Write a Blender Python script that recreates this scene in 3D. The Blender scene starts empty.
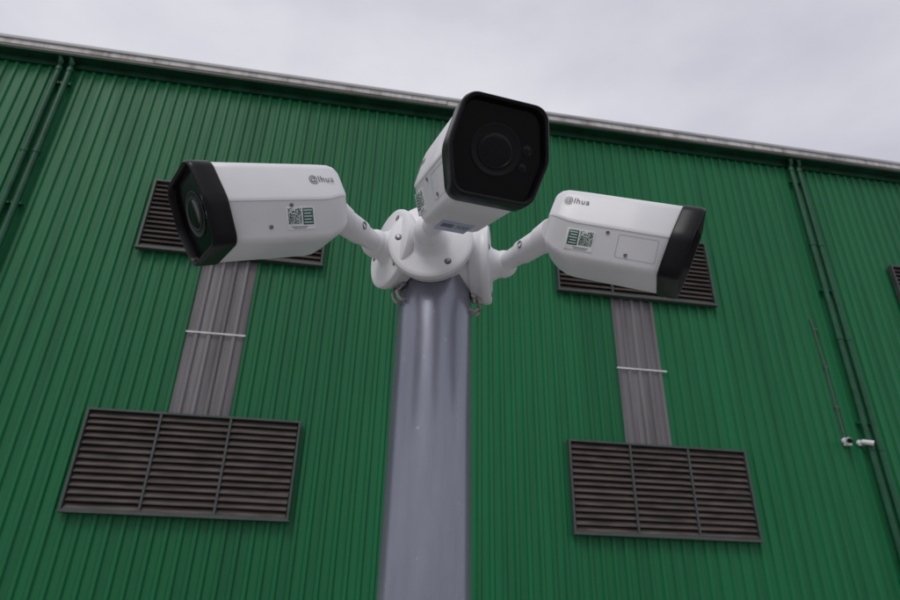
import bpy, bmesh, math, random
from mathutils import Vector, Matrix
random.seed(3)
S = bpy.context.scene
EYE = 1.6
# ------------------------------------------------------------------ materials
def newmat(name):
    m = bpy.data.materials.new(name); m.use_nodes = True
    nt = m.node_tree; b = nt.nodes["Principled BSDF"]
    return m, nt, b
def N(nt, t, **kw):
    n = nt.nodes.new(t)
    for k, v in kw.items(): setattr(n, k, v)
    return n
def simple(name, col, rough=0.5, metal=0.0, var=0.12, nscale=30.0, rvar=0.1, bump=0.0, coat=0.0, stretch=(1,1,1), spec=0.5, detail=3):
    m, nt, b = newmat(name)
    tc = N(nt, "ShaderNodeTexCoord"); mp = N(nt, "ShaderNodeMapping")
    mp.inputs["Scale"].default_value = stretch
    no = N(nt, "ShaderNodeTexNoise"); no.inputs["Scale"].default_value = nscale; no.inputs["Detail"].default_value = detail
    nt.links.new(tc.outputs["Object"], mp.inputs["Vector"]); nt.links.new(mp.outputs[0], no.inputs["Vector"])
    r = N(nt, "ShaderNodeValToRGB")
    r.color_ramp.elements[0].position = 0.3; r.color_ramp.elements[1].position = 0.7
    r.color_ramp.elements[0].color = tuple(c*(1-var) for c in col)+(1,)
    r.color_ramp.elements[1].color = tuple(min(1, c*(1+var)) for c in col)+(1,)
    nt.links.new(no.outputs["Fac"], r.inputs[0]); nt.links.new(r.outputs[0], b.inputs["Base Color"])
    mr = N(nt, "ShaderNodeMapRange"); mr.inputs[3].default_value = max(0.02, rough-rvar); mr.inputs[4].default_value = min(1, rough+rvar)
    nt.links.new(no.outputs["Fac"], mr.inputs[0]); nt.links.new(mr.outputs[0], b.inputs["Roughness"])
    b.inputs["Metallic"].default_value = metal; b.inputs["Coat Weight"].default_value = coat
    b.inputs["Specular IOR Level"].default_value = spec
    if bump:
        bp = N(nt, "ShaderNodeBump"); bp.inputs["Strength"].default_value = bump; bp.inputs["Distance"].default_value = 0.002
        nt.links.new(no.outputs["Fac"], bp.inputs["Height"]); nt.links.new(bp.outputs[0], b.inputs["Normal"])
    return m

def cladding(name, c1, c2, dirt, rough, sheet=1.0, dirt_amt=0.5, spec=0.5):
    m, nt, b = newmat(name)
    L = nt.links.new
    tc = N(nt, "ShaderNodeTexCoord"); sx = N(nt, "ShaderNodeSeparateXYZ"); L(tc.outputs["Object"], sx.inputs[0])
    dv = N(nt, "ShaderNodeMath", operation="DIVIDE"); dv.inputs[1].default_value = sheet; L(sx.outputs[0], dv.inputs[0])
    fl = N(nt, "ShaderNodeMath", operation="FLOOR"); L(dv.outputs[0], fl.inputs[0])
    wn = N(nt, "ShaderNodeTexWhiteNoise", noise_dimensions="1D"); L(fl.outputs[0], wn.inputs["W"])
    mp = N(nt, "ShaderNodeMapping"); mp.inputs["Scale"].default_value = (5.0, 5.0, 0.25); L(tc.outputs["Object"], mp.inputs[0])
    n1 = N(nt, "ShaderNodeTexNoise"); n1.inputs["Scale"].default_value = 1.0; n1.inputs["Detail"].default_value = 5; n1.inputs["Roughness"].default_value = 0.65; L(mp.outputs[0], n1.inputs["Vector"])
    n2 = N(nt, "ShaderNodeTexNoise"); n2.inputs["Scale"].default_value = 0.35; n2.inputs["Detail"].default_value = 3; L(tc.outputs["Object"], n2.inputs["Vector"])
    av = N(nt, "ShaderNodeMath", operation="ADD"); L(wn.outputs["Value"], av.inputs[0]); L(n2.outputs["Fac"], av.inputs[1])
    hf = N(nt, "ShaderNodeMath", operation="MULTIPLY"); hf.inputs[1].default_value = 0.5; L(av.outputs[0], hf.inputs[0])
    mx = N(nt, "ShaderNodeMix", data_type="RGBA"); mx.inputs[6].default_value = c1+(1,); mx.inputs[7].default_value = c2+(1,); L(hf.outputs[0], mx.inputs[0])
    rp = N(nt, "ShaderNodeValToRGB"); rp.color_ramp.elements[0].position = 0.45; rp.color_ramp.elements[1].position = 0.75
    rp.color_ramp.elements[0].color = (0,0,0,1); rp.color_ramp.elements[1].color = (dirt_amt,)*3+(1,)
    L(n1.outputs["Fac"], rp.inputs[0])
    m2 = N(nt, "ShaderNodeMix", data_type="RGBA"); m2.inputs[7].default_value = dirt+(1,)
    L(rp.outputs[0], m2.inputs[0]); L(mx.outputs[2], m2.inputs[6]); L(m2.outputs[2], b.inputs["Base Color"])
    mr = N(nt, "ShaderNodeMapRange"); mr.inputs[3].default_value = rough-0.08; mr.inputs[4].default_value = rough+0.2
    L(n1.outputs["Fac"], mr.inputs[0]); L(mr.outputs[0], b.inputs["Roughness"])
    b.inputs["Specular IOR Level"].default_value = spec
    return m

M_GREEN = cladding("green_painted_cladding", (0.004,0.108,0.037), (0.007,0.155,0.055), (0.006,0.070,0.028), 0.45, 1.0, 0.7, 0.3)
M_TRANS = cladding("weathered_translucent_sheet", (0.095,0.088,0.097), (0.21,0.198,0.21), (0.03,0.027,0.028), 0.45, 0.2, 0.95)
M_EAVE = cladding("dirty_white_fascia", (0.42,0.41,0.40), (0.62,0.62,0.61), (0.12,0.09,0.08), 0.5, 2.3, 0.8)
M_DGREEN = simple("dark_green_paint", (0.006,0.045,0.022), 0.5, var=0.3, nscale=3, spec=0.3)
M_PIPE = simple("green_pipe_paint", (0.005,0.070,0.032), 0.42, var=0.25, nscale=4, spec=0.35)
M_LOUV = simple("brown_louvre_blade", (0.078,0.064,0.057), 0.6, var=0.40, nscale=2.5, stretch=(1,1,6))
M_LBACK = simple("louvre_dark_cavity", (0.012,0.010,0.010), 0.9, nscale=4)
M_LFRAME = simple("louvre_frame_grey", (0.05,0.062,0.058), 0.5, var=0.2, nscale=5)
M_SEAM = simple("white_sealant_strip", (0.62,0.62,0.62), 0.6, nscale=8)
M_WHITE = simple("white_powder_coat", (0.70,0.70,0.715), 0.36, var=0.045, nscale=16, rvar=0.08, bump=0.05, detail=7)
M_BLACK = simple("black_plastic", (0.0035,0.0035,0.005), 0.33, var=0.2, nscale=60, spec=0.22)
M_GLASS = simple("dark_front_glass", (0.002,0.002,0.003), 0.14, var=0.1, nscale=10, rvar=0.03, spec=0.18)
M_LENS = simple("lens_glass", (0.003,0.002,0.004), 0.12, nscale=10, rvar=0.02, spec=0.22)
M_RING = simple("lens_ring", (0.004,0.004,0.005), 0.3, nscale=10, spec=0.2)
M_SCREW = simple("steel_screw", (0.25,0.25,0.26), 0.35, metal=0.9, nscale=80)
M_HOLE = simple("dark_recess", (0.05,0.05,0.05), 0.8)
M_GAP = simple("shaded_seam", (0.36,0.36,0.37), 0.8)
M_GREYW = simple("grey_logo_print", (0.13,0.13,0.14), 0.5)
M_STEEL = simple("stainless_strap", (0.42,0.42,0.42), 0.35, metal=1.0, nscale=50)
M_CABLE = simple("beige_cable_sheath", (0.35,0.33,0.31), 0.5)
M_CONC = simple("concrete", (0.30,0.29,0.28), 0.85, var=0.25, nscale=1.5, bump=0.3)
M_ROOF = simple("grey_roof_sheet", (0.35,0.35,0.36), 0.5, nscale=1.5)

def polemat():
    m, nt, b = newmat("silver_grey_pole_paint"); L = nt.links.new
    tc = N(nt, "ShaderNodeTexCoord"); mp = N(nt, "ShaderNodeMapping"); mp.inputs["Scale"].default_value = (40,40,6)
    L(tc.outputs["Object"], mp.inputs[0])
    n1 = N(nt, "ShaderNodeTexNoise"); n1.inputs["Scale"].default_value = 1.0; n1.inputs["Detail"].default_value = 8; n1.inputs["Roughness"].default_value = 0.75; L(mp.outputs[0], n1.inputs["Vector"])
    r = N(nt, "ShaderNodeValToRGB"); e = r.color_ramp.elements
    e[0].position = 0.3; e[0].color = (0.195,0.205,0.255,1); e[1].position = 0.72; e[1].color = (0.255,0.265,0.320,1)
    L(n1.outputs["Fac"], r.inputs[0])
    n2 = N(nt, "ShaderNodeTexNoise"); n2.inputs["Scale"].default_value = 70; n2.inputs["Detail"].default_value = 4; L(tc.outputs["Object"], n2.inputs["Vector"])
    r2 = N(nt, "ShaderNodeValToRGB"); r2.color_ramp.elements[0].position = 0.70; r2.color_ramp.elements[1].position = 0.78
    L(n2.outputs["Fac"], r2.inputs[0])
    mx = N(nt, "ShaderNodeMix", data_type="RGBA"); mx.inputs[7].default_value = (0.42,0.43,0.46,1)
    L(r2.outputs[0], mx.inputs[0]); L(r.outputs[0], mx.inputs[6]); L(mx.outputs[2], b.inputs["Base Color"])
    mr = N(nt, "ShaderNodeMapRange"); mr.inputs[3].default_value = 0.20; mr.inputs[4].default_value = 0.32
    L(n1.outputs["Fac"], mr.inputs[0]); L(mr.outputs[0], b.inputs["Roughness"]); b.inputs["Metallic"].default_value = 0.45
    bp = N(nt, "ShaderNodeBump"); bp.inputs["Strength"].default_value = 0.07; bp.inputs["Distance"].default_value = 0.001
    L(n1.outputs["Fac"], bp.inputs["Height"]); L(bp.outputs[0], b.inputs["Normal"])
    return m
M_POLE = polemat()

def qrmat():
    m, nt, b = newmat("printed_label"); L = nt.links.new
    tc = N(nt, "ShaderNodeTexCoord"); sn = N(nt, "ShaderNodeVectorMath", operation="SNAP"); sn.inputs[1].default_value = (0.0009,0.0009,1)
    L(tc.outputs["Object"], sn.inputs[0])
    wn = N(nt, "ShaderNodeTexWhiteNoise", noise_dimensions="3D"); L(sn.outputs[0], wn.inputs["Vector"])
    gt = N(nt, "ShaderNodeMath", operation="GREATER_THAN"); gt.inputs[1].default_value = 0.5; L(wn.outputs["Value"], gt.inputs[0])
    mx = N(nt, "ShaderNodeMix", data_type="RGBA"); mx.inputs[6].default_value = (0.02,0.03,0.03,1); mx.inputs[7].default_value = (0.48,0.55,0.53,1)
    L(gt.outputs[0], mx.inputs[0]); L(mx.outputs[2], b.inputs["Base Color"]); b.inputs["Roughness"].default_value = 0.4
    return m
M_QR = qrmat()
M_LGREEN = simple("label_green_print", (0.03,0.11,0.085), 0.4)
M_LWHITE = simple("label_paper", (0.74,0.76,0.76), 0.4)
M_LBLUE = simple("label_pale_blue", (0.40,0.46,0.60), 0.4)

# ------------------------------------------------------------------ helpers
def empty(name, loc=(0,0,0)):
    e = bpy.data.objects.new(name, None); e.location = loc; e.empty_display_size = 0.1
    S.collection.objects.link(e); return e
def finish(bm, name, mat, parent=None, M=None, sharp=35, smooth=True):
    bmesh.ops.recalc_face_normals(bm, faces=bm.faces)
    for f in bm.faces: f.smooth = smooth
    for e in bm.edges:
        if len(e.link_faces) == 2 and e.calc_face_angle(0) > math.radians(sharp): e.smooth = False
    me = bpy.data.meshes.new(name); bm.to_mesh(me); bm.free()
    o = bpy.data.objects.new(name, me); me.materials.append(mat)
    S.collection.objects.link(o)
    if M is not None: o.matrix_basis = M
    if parent is not None:
        o.parent = parent; o.matrix_parent_inverse = Matrix.Translation(-Vector(parent.location))
    return o
def bx(bm, x0,x1,y0,y1,z0,z1):
    v = [bm.verts.new(p) for p in [(x0,y0,z0),(x1,y0,z0),(x1,y1,z0),(x0,y1,z0),(x0,y0,z1),(x1,y0,z1),(x1,y1,z1),(x0,y1,z1)]]
    for q in [(0,3,2,1),(4,5,6,7),(0,1,5,4),(1,2,6,5),(2,3,7,6),(3,0,4,7)]: bm.faces.new([v[i] for i in q])
def frame_from(d):
    d = Vector(d).normalized()
    a = Vector((0,0,1)) if abs(d.z) < 0.95 else Vector((1,0,0))
    r = d.cross(a).normalized(); u = r.cross(d)
    return r, u, d
def lathe(bm, p, d, prof, n=40):
    r, u, d = frame_from(d); p = Vector(p); rings = []
    for (t, rad) in prof:
        if rad <= 1e-6: rings.append([bm.verts.new(p+d*t)])
        else: rings.append([bm.verts.new(p+d*t+(r*math.cos(2*math.pi*i/n)+u*math.sin(2*math.pi*i/n))*rad) for i in range(n)])
    for a, b in zip(rings, rings[1:]):
        for i in range(n):
            j = (i+1) % n
            if len(a) == 1 and len(b) == 1: continue
            if len(a) == 1: bm.faces.new([a[0], b[j], b[i]])
            elif len(b) == 1: bm.faces.new([a[i], a[j], b[0]])
            else: bm.faces.new([a[i], a[j], b[j], b[i]])
    if len(rings[0]) > 1: bm.faces.new(rings[0])
    if len(rings[-1]) > 1: bm.faces.new(list(reversed(rings[-1])))
def tube(bm, pts, rad, n=20):
    pts = [Vector(p) for p in pts]; rings = []
    rads = rad if isinstance(rad, (list, tuple)) else [rad]*len(pts)
    for k, p in enumerate(pts):
        d = (pts[min(k+1, len(pts)-1)] - pts[max(k-1, 0)])
        r, u, d = frame_from(d)
        rings.append([bm.verts.new(p+(r*math.cos(2*math.pi*i/n)+u*math.sin(2*math.pi*i/n))*rads[k]) for i in range(n)])
    for a, b in zip(rings, rings[1:]):
        for i in range(n):
            j = (i+1) % n; bm.faces.new([a[i], a[j], b[j], b[i]])
    bm.faces.new(rings[0]); bm.faces.new(list(reversed(rings[-1])))
def rounded(poly, rads, seg=6):
    out = []; n = len(poly)
    for i in range(n):
        p = Vector(poly[i]); a = Vector(poly[i-1]); b = Vector(poly[(i+1) % n]); r = rads[i]
        da = (a-p).normalized(); db = (b-p).normalized()
        ang = da.angle(db); t = r/math.tan(ang/2)
        c = p+(da+db).normalized()*(r/math.sin(ang/2))
        s = p+da*t; e = p+db*t
        a0 = math.atan2(s.y-c.y, s.x-c.x); a1 = math.atan2(e.y-c.y, e.x-c.x)
        dlt = (a1-a0+math.pi) % (2*math.pi)-math.pi
        for k in range(seg+1):
            aa = a0+dlt*k/seg; out.append((c.x+r*math.cos(aa), c.y+r*math.sin(aa)))
    return out

# ------------------------------------------------------------------ warehouse
D = 10.0
wh = empty("green_warehouse", (5, D, 0))
X0, X1 = -16.0, 27.0
def corr(x0, x1, z0, z1, y, pitch=0.2, h=0.035, rib=0.05, slope=0.022):
    bm = bmesh.new(); pr = []
    x = math.floor(x0/pitch)*pitch
    while x < x1+pitch:
        for (dx, dy) in [(0,0),(pitch-rib-2*slope,0),(pitch-rib-slope,-h),(pitch-slope,-h)]:
            if x0-1e-6 <= x+dx <= x1+1e-6: pr.append((x+dx, y+dy))
        x += pitch
    lo = [bm.verts.new((a, b, z0)) for a, b in pr]; hi = [bm.verts.new((a, b, z1)) for a, b in pr]
    for i in range(len(pr)-1): bm.faces.new([lo[i], lo[i+1], hi[i+1], hi[i]])
    return bm
finish(corr(X0, X1, 0.3, 9.55+EYE, D), "front_wall_cladding", M_GREEN, wh, smooth=False)
bm = bmesh.new()
bx(bm, X0, X0+0.1, D+0.01, D+24, 0.3, 9.5+EYE); bx(bm, X1-0.1, X1, D+0.01, D+24, 0.3, 9.5+EYE); bx(bm, X0, X1, D+24, D+24.1, 0.3, 9.5+EYE)
finish(bm, "side_and_back_walls", M_GREEN, wh, smooth=False)
bm = bmesh.new(); bx(bm, X0, X1, D+0.03, D+0.3, 0, 0.3); finish(bm, "concrete_plinth", M_CONC, wh, smooth=False)
zt = 9.75+EYE
bm = bmesh.new()
v = [bm.verts.new(p) for p in [(X0-.3,9.74,zt-0.02),(X1+.3,9.74,zt-0.02),(X1+.3,D+12,zt+1.2),(X0-.3,D+12,zt+1.2),(X0-.3,D+24.4,zt-0.02),(X1+.3,D+24.4,zt-0.02)]]
bm.faces.new([v[0],v[1],v[2],v[3]]); bm.faces.new([v[3],v[2],v[5],v[4]])
finish(bm, "roof", M_ROOF, wh, smooth=False)
bm = bmesh.new(); x = X0-.3
while x < X1+.3:
    w = 5.9; dz = random.uniform(-0.008, 0.008)
    bx(bm, x, min(x+w, X1+.3)-0.012, 9.70+random.uniform(-.004,.004), 9.735, 9.585+EYE+dz, zt+dz); x += w
finish(bm, "eave_fascia", M_EAVE, wh, smooth=False)
bm = bmesh.new(); bx(bm, X0-.3, X1+.3, 9.67, 9.694, zt-0.05, zt+0.015); finish(bm, "roof_edge_flashing", M_ROOF, wh, smooth=False)
bm = bmesh.new(); bx(bm, X0-.3, X1+.3, 9.725, 9.95, 9.50+EYE, 9.58+EYE); bx(bm, X0, X1, 9.925, 9.96, 9.38+EYE, 9.497+EYE)
finish(bm, "gutter_and_soffit", M_DGREEN, wh, smooth=False)
bm = bmesh.new(); bx(bm, X0-.3, X1+.3, 9.712, 9.722, 9.53+EYE, 9.58+EYE)
finish(bm, "gutter_lip", simple("gutter_brown_grey", (0.10,0.085,0.08), 0.5, var=0.4, nscale=1.2), wh, smooth=False)

def louvre(x0, x1, z0, z1, k):
    g = 0.03
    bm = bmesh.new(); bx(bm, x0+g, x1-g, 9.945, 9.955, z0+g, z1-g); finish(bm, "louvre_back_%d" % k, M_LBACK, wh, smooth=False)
    bm = bmesh.new(); n = 14; p = (z1-z0-2*g)/n
    w = (x1-x0-2*g)
    for b in range(3):
        xa = x0+g+b*w/3+0.016; xb = x0+g+(b+1)*w/3-0.016
        for i in range(n):
            zz = z0+g+p*i; j = random.uniform(-.005,.005); j2 = j+random.uniform(-.006,.006)
            def prf(jj): return [(9.868, zz+0.012+jj), (9.872, zz+0.0+jj), (9.94, zz+p*0.72), (9.936, zz+p*0.72+0.012)]
            L_ = [bm.verts.new((xa, q[0], q[1])) for q in prf(j)]; R_ = [bm.verts.new((xb, q[0], q[1])) for q in prf(j2)]
            for q in range(4): bm.faces.new([L_[q], L_[(q+1)%4], R_[(q+1)%4], R_[q]])
            bm.faces.new(L_); bm.faces.new(R_[::-1])
    finish(bm, "louvre_blades_%d" % k, M_LOUV, wh, smooth=False)
    bm = bmesh.new()
    bx(bm, x0, x0+g, 9.85, 9.96, z0, z1); bx(bm, x1-g, x1, 9.85, 9.96, z0, z1)
    bx(bm, x0+g, x1-g, 9.85, 9.96, z1-g, z1); bx(bm, x0-0.02, x1+0.02, 9.84, 9.96, z0-0.02, z0-0.001)
    bx(bm, x0+g, x1-g, 9.853, 9.943, z0, z0+g)
    for b in (1, 2):
        xc = x0+g+b*w/3; bx(bm, xc-0.015, xc+0.015, 9.856, 9.944, z0+g+.001, z1-g-.001)
    finish(bm, "louvre_frame_%d" % k, M_LFRAME, wh, smooth=False)
k = 0
for bay, (a, b) in enumerate([(-11.45,-8.3),(-3.92,-0.76),(3.66,6.90),(11.25,14.4),(18.9,22.1)]):
    for (z0, z1) in [(1.15,2.64),(5.50,6.93)]:
        k += 1; louvre(a, b, z0+EYE, z1+EYE, k)
    c = a+(b-a)*0.36
    xs = {1:(-2.8,-1.84), 2:(4.72,5.70)}.get(bay, (c, c+.96))
    finish(corr(xs[0], xs[1], 2.645+EYE, 5.475+EYE, D-0.006, h=.04), "translucent_panel_%d" % bay, M_TRANS, wh, smooth=False)
    bm = bmesh.new(); bx(bm, xs[0]-.01, xs[1]-.02, 9.94, 9.952, 4.03+EYE, 4.055+EYE); finish(bm, "panel_joint_%d" % bay, M_SEAM, wh, smooth=False)
bm = bmesh.new(); x = X0+.1
while x < X1:
    for z in (0.5, 3.35, 4.75, 7.6, 8.9):
        lathe(bm, (x+.067, 9.9995, z+EYE+random.uniform(-.01,.01)), (0,-1,0), [(0,.010),(.006,.009),(.007,0)], 6)
    x += .4
finish(bm, "cladding_fixings", M_DGREEN, wh)
def pipe(x, r, name):
    bm = bmesh.new()
    tube(bm, [(x, 9.80, 9.50+EYE), (x, 9.83, 9.40+EYE), (x, 9.87, 9.30+EYE), (x, 9.87, 0.15), (x, 9.80, 0.05)], r, 16)
    for z in (9.2, 7.2, 5.0, 2.8, 0.9): lathe(bm, (x, 9.87, z+EYE), (0,0,1), [(0,r+.012),(0.07,r+.012)], 16)
    for z in (8.9, 6.1, 3.3, 0.6): bx(bm, x-r-.03, x+r+.03, 9.87, 9.965, z+EYE, z+EYE+.04)
    finish(bm, name, M_PIPE, wh)
for i, xx in enumerate([-6.22,-6.02, 9.45,9.65, -13.8,-13.6, 17.1,17.3]): pipe(xx, 0.055, "drainpipe_%d" % (i+1))

cd = empty("wall_conduit", (9.05, 9.93, 4.5)); bm = bmesh.new()
tube(bm, [(8.98,9.94,5.45+EYE),(9.03,9.94,4.4+EYE),(9.04,9.94,2.98+EYE)], 0.015, 8)
for z in (5.2,4.4,3.6): bx(bm, 9.0, 9.07, 9.925, 9.965, z+EYE, z+EYE+.03)
finish(bm, "conduit_tube", simple("grey_conduit", (0.07,0.09,0.08), 0.5), cd)
box = bmesh.new(); bx(box, 9.0, 9.11, 9.89, 9.963, 2.88+EYE, 3.0+EYE); finish(box, "junction_box", M_WHITE, cd)
def wallcam(x, z, d, name="security_camera"):
    e = empty(name, (x, 9.9, z)); bm = bmesh.new()
    lathe(bm, (x, 9.965, z), (0,-1,0), [(0,.055),(.04,.055),(.045,.05),(.046,.02),(.10,.02)], 20)
    d = Vector(d).normalized(); p = Vector((x, 9.86, z))
    lathe(bm, p-d*.02, d, [(0,.02),(.005,.045),(.19,.05),(.195,.046)], 20)
    finish(bm, "housing", M_WHITE, e)
    bm = bmesh.new(); lathe(bm, p+d*.176, d, [(0,.047),(.02,.047),(.022,.038)], 20); finish(bm, "lens_front", M_BLACK, e)

# ------------------------------------------------------------------ ground
bm = bmesh.new(); g = bmesh.ops.create_grid(bm, x_segments=4, y_segments=4, size=600)
finish(bm, "ground", M_CONC)

# ------------------------------------------------------------------ pole
PX, PY = 0.0995, 0.752
pole = empty("metal_pole", (PX, PY, 0)); bm = bmesh.new()
lathe(bm, (PX,PY,0.012), (0,0,1), [(0,.058),(1.55,.0525),(2.03,.0495),(2.045,.047),(2.05,0)], 96)
finish(bm, "shaft", M_POLE, pole)
bm = bmesh.new()
bx(bm, PX-.12, PX+.12, PY-.12, PY+.12, 0.002, 0.016)
for sx in (-1,1):
    for sy in (-1,1): lathe(bm, (PX+sx*.09, PY+sy*.09, .016), (0,0,1), [(0,.014),(.012,.014),(.013,.008),(.035,.008)], 6)
finish(bm, "base_plate", M_STEEL, pole)

# ------------------------------------------------------------------ security cameras
ZC = -.004
half = [(.037,.044,.014),(.0455,ZC+.0015,.010),(.0449,ZC-.0008,.0004),(.0440,ZC-.0010,.0004),(.0305,-.044,.009)]
LS = (.0440-.0305)/(.044+ZC-.001)
poly = [(x,z) for x,z,_ in half[:1]]+[(-x,z) for x,z,_ in half]+[(x,z) for x,z,_ in half[:0:-1]]
rads = [half[0][2]]+[r for _,_,r in half]+[r for _,_,r in half[:0:-1]]
BASE = rounded(poly, rads, 6)
BEZ = rounded([(.0382,.0445),(-.0382,.0445),(-.0470,-.002),(-.0365,-.0445),(.0365,-.0445),(.0470,-.002)], [.015,.015,.03,.013,.013,.03], 7)
def loft(bm, secs, shear=0.0, cap0=True, cap1=True, base=None):
    rings = []; base = base or BASE
    for (y, sx, sz, zo) in secs:
        k = min(1, max(0, (y-.10)/.05))
        rings.append([bm.verts.new((a*sx, y+shear*k*(b*sz+zo), b*sz+zo)) for a, b in base])
    n = len(base)
    for a, b in zip(rings, rings[1:]):
        for i in range(n):
            j = (i+1) % n; bm.faces.new([a[i], a[j], b[j], b[i]])
    if cap0: bm.faces.new(rings[0])
    if cap1: bm.faces.new(rings[-1][::-1])
def seccam(tail, fdir, roll, disc_dir, disc_z, name="security_camera", hook=True, under=False, laby=.045, YS=1.0, logoz=.019):
    tail = Vector(tail)+Vector((0,0,EYE)); f = Vector(fdir).normalized()
    r = f.cross(Vector((0,0,1))).normalized(); u = r.cross(f)
    q = Matrix.Rotation(math.radians(roll), 3, f); r = q@r; u = q@u
    fs = f*YS
    M = Matrix(((r.x,fs.x,u.x,tail.x),(r.y,fs.y,u.y,tail.y),(r.z,fs.z,u.z,tail.z),(0,0,0,1)))
    e = empty(name, tail)
    SH = 0.12
    bm = bmesh.new()
    loft(bm, [(0,.72,.66,.007),(.002,.80,.74,.0065),(.008,.90,.84,.0055),(.016,.965,.92,.0035),(.03,.995,.985,.0006),(.04,1,1,0),(.10,1,1,0),(.1505,1,1,0),(.1515,.985,.985,0)], SH)
    finish(bm, "housing", M_WHITE, e, M, sharp=50)
    bm = bmesh.new()
    loft(bm, [(.151,.90,.95,0),(.1515,1.0,1.0,0),(.1535,1.02,1.015,0),(.172,1.02,1.015,0),(.1755,1.005,1.0,0),(.1765,.98,.98,0),(.176,.94,.94,0),(.1745,.925,.925,0),(.168,.91,.91,0)], SH, True, False, BEZ)
    finish(bm, "front_bezel", M_BLACK, e, M, sharp=50)
    bm = bmesh.new(); loft(bm, [(.160,.913,.913,0),(.1685,.913,.913,0)], SH, base=BEZ); finish(bm, "front_glass", M_GLASS, e, M)
    nf = Vector((0,1,-SH)).normalized()
    def onface(x, z): return Vector((x, .1687+SH*z, z))
    led = ((-.0265,.006,.0050),(-.0245,-.010,.0042))
    bm = bmesh.new(); lathe(bm, onface(.002,.001), nf, [(0,.0235),(.0005,.0235),(.0007,.0225),(.0003,.0215),(.0003,.0175),(.0010,.0170),(.0010,.0155),(.0006,.0150)], 48)
    for (x, z, rr) in led: lathe(bm, onface(x,z), nf, [(0,rr),(.0004,rr),(.0005,rr*.85),(.0003,rr*.8)], 24)
    finish(bm, "lens_ring", M_RING, e, M)
    bm = bmesh.new(); lathe(bm, onface(.002,.001)+nf*.0005, nf, [(0,.0149)]+[(.0012*math.sin(a*math.pi/16), .0149*math.cos(a*math.pi/16)) for a in range(1,8)]+[(.0012,0)], 40)
    for (x, z, rr) in led: lathe(bm, onface(x,z)+nf*.0003, nf, [(0,rr*.75),(.0003,rr*.6),(.0005,rr*.3),(.0006,0)], 20)
    finish(bm, "lens", M_LENS, e, M)
    for s in (1, -1):
        z = logoz; sl = .0085/(.0425-ZC); x = .037+(.044-z)*sl+.0006
        X = Vector((0,s,0)); Y = Vector((-s*sl,0,1)).normalized(); Z = X.cross(Y)
        o = Vector((s*x, .016 if s > 0 else .050, z))
        T = Matrix(((X.x,Y.x,Z.x,o.x),(X.y,Y.y,Z.y,o.y),(X.z,Y.z,Z.z,o.z),(0,0,0,1)))
        cu = bpy.data.curves.new("logo_print", "FONT"); cu.body = "@lhua"; cu.size = .0112; cu.extrude = .00008; cu.space_character = 1.12
        to = bpy.data.objects.new("logo_print", cu); cu.materials.append(M_GREYW); S.collection.objects.link(to)
        to.matrix_basis = M@T; to.parent = e; to.matrix_parent_inverse = Matrix.Translation(-tail)
        def low(y, z, off=0.0004):
            x = .0440-(ZC-.001-z)*LS+off
            X = Vector((0,s,0)); Y = Vector((s*LS,0,1)).normalized(); Z = X.cross(Y)
            return M@Matrix(((X.x,Y.x,Z.x,s*x),(X.y,Y.y,Z.y,y),(X.z,Y.z,Z.z,z),(0,0,0,1)))
        def plate(nm, w, h, t, y, z, mat, rad=.002):
            pts = rounded([(w/2,h/2),(-w/2,h/2),(-w/2,-h/2),(w/2,-h/2)], [rad]*4, 4)
            bm = bmesh.new(); a = [bm.verts.new((p[0],p[1],-.002)) for p in pts]; b = [bm.verts.new((p[0],p[1],t*.6)) for p in pts]; c = [bm.verts.new((p[0]*.985,p[1]*.985,t)) for p in pts]
            n = len(pts)
            for A, B in ((a,b),(b,c)):
                for i in range(n): bm.faces.new([A[i],A[(i+1)%n],B[(i+1)%n],B[i]])
            bm.faces.new(c[::-1]); bm.faces.new(a); return finish(bm, nm, mat, e, low(y, z), sharp=60)
        if s > 0:
            bm = bmesh.new(); loops = []
            for off_ in (0, .00045):
                pp = rounded([(.0235-off_,.0130-off_),(-.0235+off_,.0130-off_),(-.0235+off_,-.0130+off_),(.0235-off_,-.0130+off_)], [.002]*4, 4)
                loops.append([bm.verts.new((p[0],p[1],.0000)) for p in pp])
            for i in range(len(loops[0])):
                j = (i+1) % len(loops[0]); bm.faces.new([loops[0][i],loops[0][j],loops[1][j],loops[1][i]])
            finish(bm, "service_cover_seam", M_GAP, e, low(.117, -.0215))
        LZ = -.0225
        plate("label_paper", .0350, .0240, .0002, laby-.0078, LZ, M_LWHITE, .001)
        plate("qr_code", .0165, .0165, .0004, laby, LZ+.0022, M_QR, .0004)
        tb = laby-.0162
        plate("text_block", .0130, .0175, .0004, tb, LZ+.0018, M_LGREEN, .0004)
        for i in range(5): plate("label_text_line", .0105-.002*(i%2), .0009, .0006, tb+.0005*(i%2), LZ+.0078-.0030*i, M_LWHITE, .0003)
        for i in range(2): plate("label_text_line", .020-.004*i, .0007, .0004, laby-.005, LZ-.0082-.0016*i, M_GREYW, .0003)
        for (y, z) in ((.080,-.0095),(.106,-.0300)):
            bm = bmesh.new(); lathe(bm, (0,0,-.002), (0,0,1), [(0,.0022),(.0026,.0022),(.0029,.0017),(.0022,.0012),(.0022,0)], 16); finish(bm, "flank_screw", M_SCREW, e, low(y, z))
    if under:
        bm = bmesh.new(); bx(bm, -.0175,.0175,.022,.066,-.0446,-.0438); finish(bm, "underside_label", M_LBLUE, e, M)
        bm = bmesh.new(); bx(bm, -.015,-.002,.042,.055,-.0450,-.0442); finish(bm, "underside_qr", M_QR, e, M)
        bm = bmesh.new()
        for i in range(4): bx(bm, .002,.015,.042+.004*i,.0435+.004*i,-.0450,-.0442)
        finish(bm, "underside_text", M_GREYW, e, M)
    # mounting base on pole
    dd = Vector((disc_dir[0], disc_dir[1], 0)).normalized(); c0 = Vector((PX, PY, disc_z+EYE))
    bm = bmesh.new()
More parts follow.
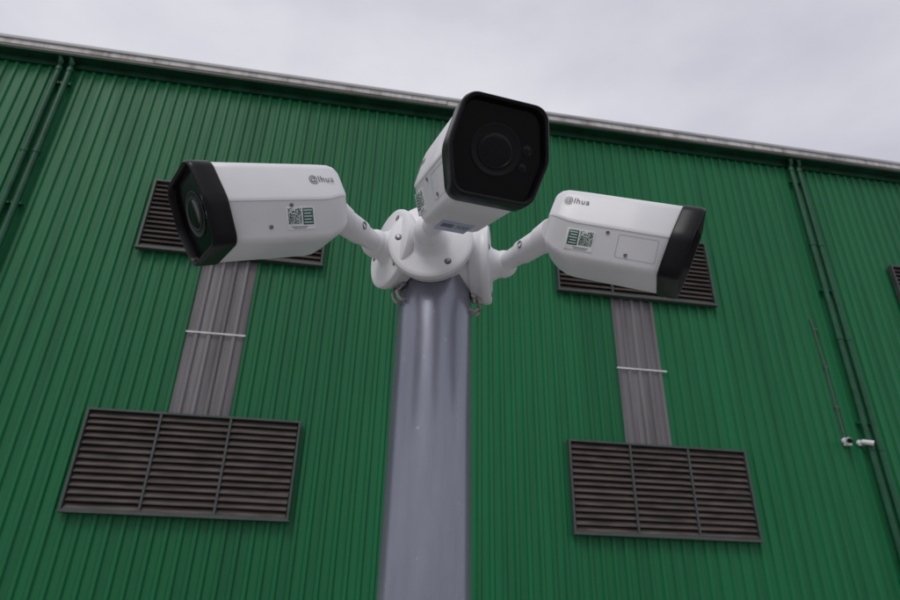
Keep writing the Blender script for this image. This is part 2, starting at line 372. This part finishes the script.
    lathe(bm, c0+dd*.0500, dd, [(0,.050),(.006,.052),(.014,.0545),(.016,.0560),(.0225,.0562),(.0252,.0553),(.0266,.0530),(.0270,.0500),(.0270,.030),(.0278,.0262),(.031,.0225),(.040,.0185),(.052,.0175)], 72)
    sd = dd.cross(Vector((0,0,1)))
    finish(bm, "mounting_base", M_WHITE, e, sharp=40)
    bm = bmesh.new(); bm2 = bmesh.new()
    for a in (5, 125, 235):
        p = c0+dd*.0771+(sd*math.cos(math.radians(a))+Vector((0,0,1))*math.sin(math.radians(a)))*.042
        lathe(bm, p-dd*.003, dd, [(0,.0044),(.0032,.0044),(.0034,.0041),(.0034,0)], 20)
        lathe(bm2, p, dd, [(0,.0034),(.0010,.0032),(.0014,.0022),(.0014,0)], 16)
    finish(bm, "screw_recess", M_HOLE, e); finish(bm2, "base_screw", M_SCREW, e)
    bm = bmesh.new()
    lathe(bm, c0+dd*.030, dd, [(0,.046),(.018,.047),(.0215,.0475)], 48)
    finish(bm, "pole_saddle", M_WHITE, e)
    if hook:
        bm = bmesh.new(); b0 = c0+dd*.056+Vector((0,0,-.046)); dn = Vector((0,0,-1))
        for o_ in (-.006, .006):
            c_ = b0+sd*o_
            tube(bm, [c_, c_+dd*.004+dn*.010, c_+dd*.006+dn*.018, c_+dd*.004+dn*.025, c_-dd*.001+dn*.029, c_-dd*.007+dn*.027, c_-dd*.009+dn*.018], .0022, 10)
        finish(bm, "cable_loop", M_CABLE, e)
        bm = bmesh.new(); p = b0-dd*.002+dn*.006
        lathe(bm, p-sd*.011, sd, [(0,.0035),(.001,.0042),(.021,.0042),(.022,.0035)], 16)
        finish(bm, "strap_clamp", M_STEEL, e)
    s = c0+dd*.094
    t = tail+f*.004-u*.002
    bm = bmesh.new()
    lathe(bm, s-dd*.010, dd, [(0,.0165),(.002,.0188)]+[(.011-.0195*math.cos(a), .0195*math.sin(a)) for a in [0.9+k*.22 for k in range(10)]]+[(.0305,0)], 36)
    v = (t-s); n = v.normalized(); Lr = v.length
    lathe(bm, s, n, [(0,.0125),(Lr*.12,.0130),(Lr*.35,.0135),(Lr*.40,.0152),(Lr*.42,.0160),(Lr*.72,.0164),(Lr*.76,.0155),(Lr*.78,.0180),(Lr*.98,.0200),(Lr,.019)], 36)
    finish(bm, "arm", M_WHITE, e, sharp=40)
    bm = bmesh.new(); sd2 = n.cross(Vector((0,0,1))).normalized()
    cen = s+n*Lr*.56
    for sg in (1,-1): lathe(bm, cen+sd2*sg*.0140, sd2*sg, [(0,.0050),(.0030,.0050),(.0033,.0045),(.002,.0038),(.002,0)], 16)
    finish(bm, "arm_bolt", M_SCREW, e)
    return e
seccam((.087,.576,.427), (.022,-.18,-.070), 0, (-.25,-.97), .433, hook=False, under=True, YS=1.02)
seccam((-.042,.612,.415), (-.157,-.073,-.078), -5, (-.92,-.38), .440, laby=.077, logoz=.017, YS=.93)
seccam((.223,.612,.422), (.85,-.39,-.335), 6, (.95,-.28), .435, YS=.93, laby=.056, logoz=.021)
wallcam(9.03, 2.97+EYE, (-.55,-.75,-.3)); wallcam(9.33, 2.95+EYE, (.6,-.75,-.3)); 

# ------------------------------------------------------------------ camera
th, ps, ro = math.radians(26.8), math.radians(9.1), math.radians(1.4)
H = Vector((math.sin(ps), math.cos(ps), 0)); R0 = Vector((math.cos(ps), -math.sin(ps), 0)); Zv = Vector((0,0,1))
F = H*math.cos(th)+Zv*math.sin(th); U0 = -H*math.sin(th)+Zv*math.cos(th)
U = U0*math.cos(ro)-R0*math.sin(ro); R = R0*math.cos(ro)+U0*math.sin(ro)
cam = bpy.data.cameras.new("camera"); co = bpy.data.objects.new("camera", cam); S.collection.objects.link(co)
co.matrix_world = Matrix(((R.x,U.x,-F.x,0),(R.y,U.y,-F.y,0),(R.z,U.z,-F.z,EYE),(0,0,0,1)))
cam.sensor_width = 36; cam.lens = 617/900*36; cam.clip_start = 0.02; cam.clip_end = 2000
cam.dof.use_dof = True; cam.dof.focus_distance = 0.68; cam.dof.aperture_fstop = 13
S.camera = co

# ------------------------------------------------------------------ light
SE = math.radians(48)
w = bpy.data.worlds.new("World"); S.world = w; w.use_nodes = True; nt = w.node_tree; L = nt.links.new
bg = nt.nodes["Background"]; out = nt.nodes["World Output"]
sk = N(nt, "ShaderNodeTexSky", sky_type="NISHITA"); sk.sun_disc = False; sk.sun_elevation = SE; sk.dust_density = 3
L(sk.outputs[0], bg.inputs[0]); bg.inputs[1].default_value = 0.08
tc = N(nt, "ShaderNodeTexCoord"); mp = N(nt, "ShaderNodeMapping"); mp.inputs["Scale"].default_value = (1.0,1.0,2.2); mp.inputs["Rotation"].default_value = (0.3,0.2,0.5)
L(tc.outputs["Generated"], mp.inputs[0])
n1 = N(nt, "ShaderNodeTexNoise"); n1.inputs["Scale"].default_value = 2.2; n1.inputs["Detail"].default_value = 5; n1.inputs["Roughness"].default_value = 0.5; L(mp.outputs[0], n1.inputs["Vector"])
rp = N(nt, "ShaderNodeValToRGB"); rp.color_ramp.elements[0].position = 0.3; rp.color_ramp.elements[1].position = 0.72
rp.color_ramp.elements[0].color = (0.61,0.61,0.69,1); rp.color_ramp.elements[1].color = (0.90,0.89,0.95,1)
L(n1.outputs["Fac"], rp.inputs[0])
bg2 = N(nt, "ShaderNodeBackground"); L(rp.outputs[0], bg2.inputs[0]); bg2.inputs[1].default_value = 1.0
mx = N(nt, "ShaderNodeMixShader"); mx.inputs[0].default_value = 0.88; L(bg.outputs[0], mx.inputs[1]); L(bg2.outputs[0], mx.inputs[2]); L(mx.outputs[0], out.inputs[0])
sun = bpy.data.lights.new("sun", "SUN"); sun.energy = 0.9; sun.angle = math.radians(22); sun.color = (1,.97,.93)
so = bpy.data.objects.new("sun", sun); S.collection.objects.link(so)
sdir = Vector((-0.55*math.cos(SE), -0.83*math.cos(SE), math.sin(SE)))
so.rotation_euler = sdir.to_track_quat('Z','Y').to_euler(); so.location = (0,0,20)
sk.sun_rotation = math.atan2(sdir.x, sdir.y)
S.view_settings.view_transform = 'Standard'; S.view_settings.look = 'None'; S.view_settings.exposure = 0
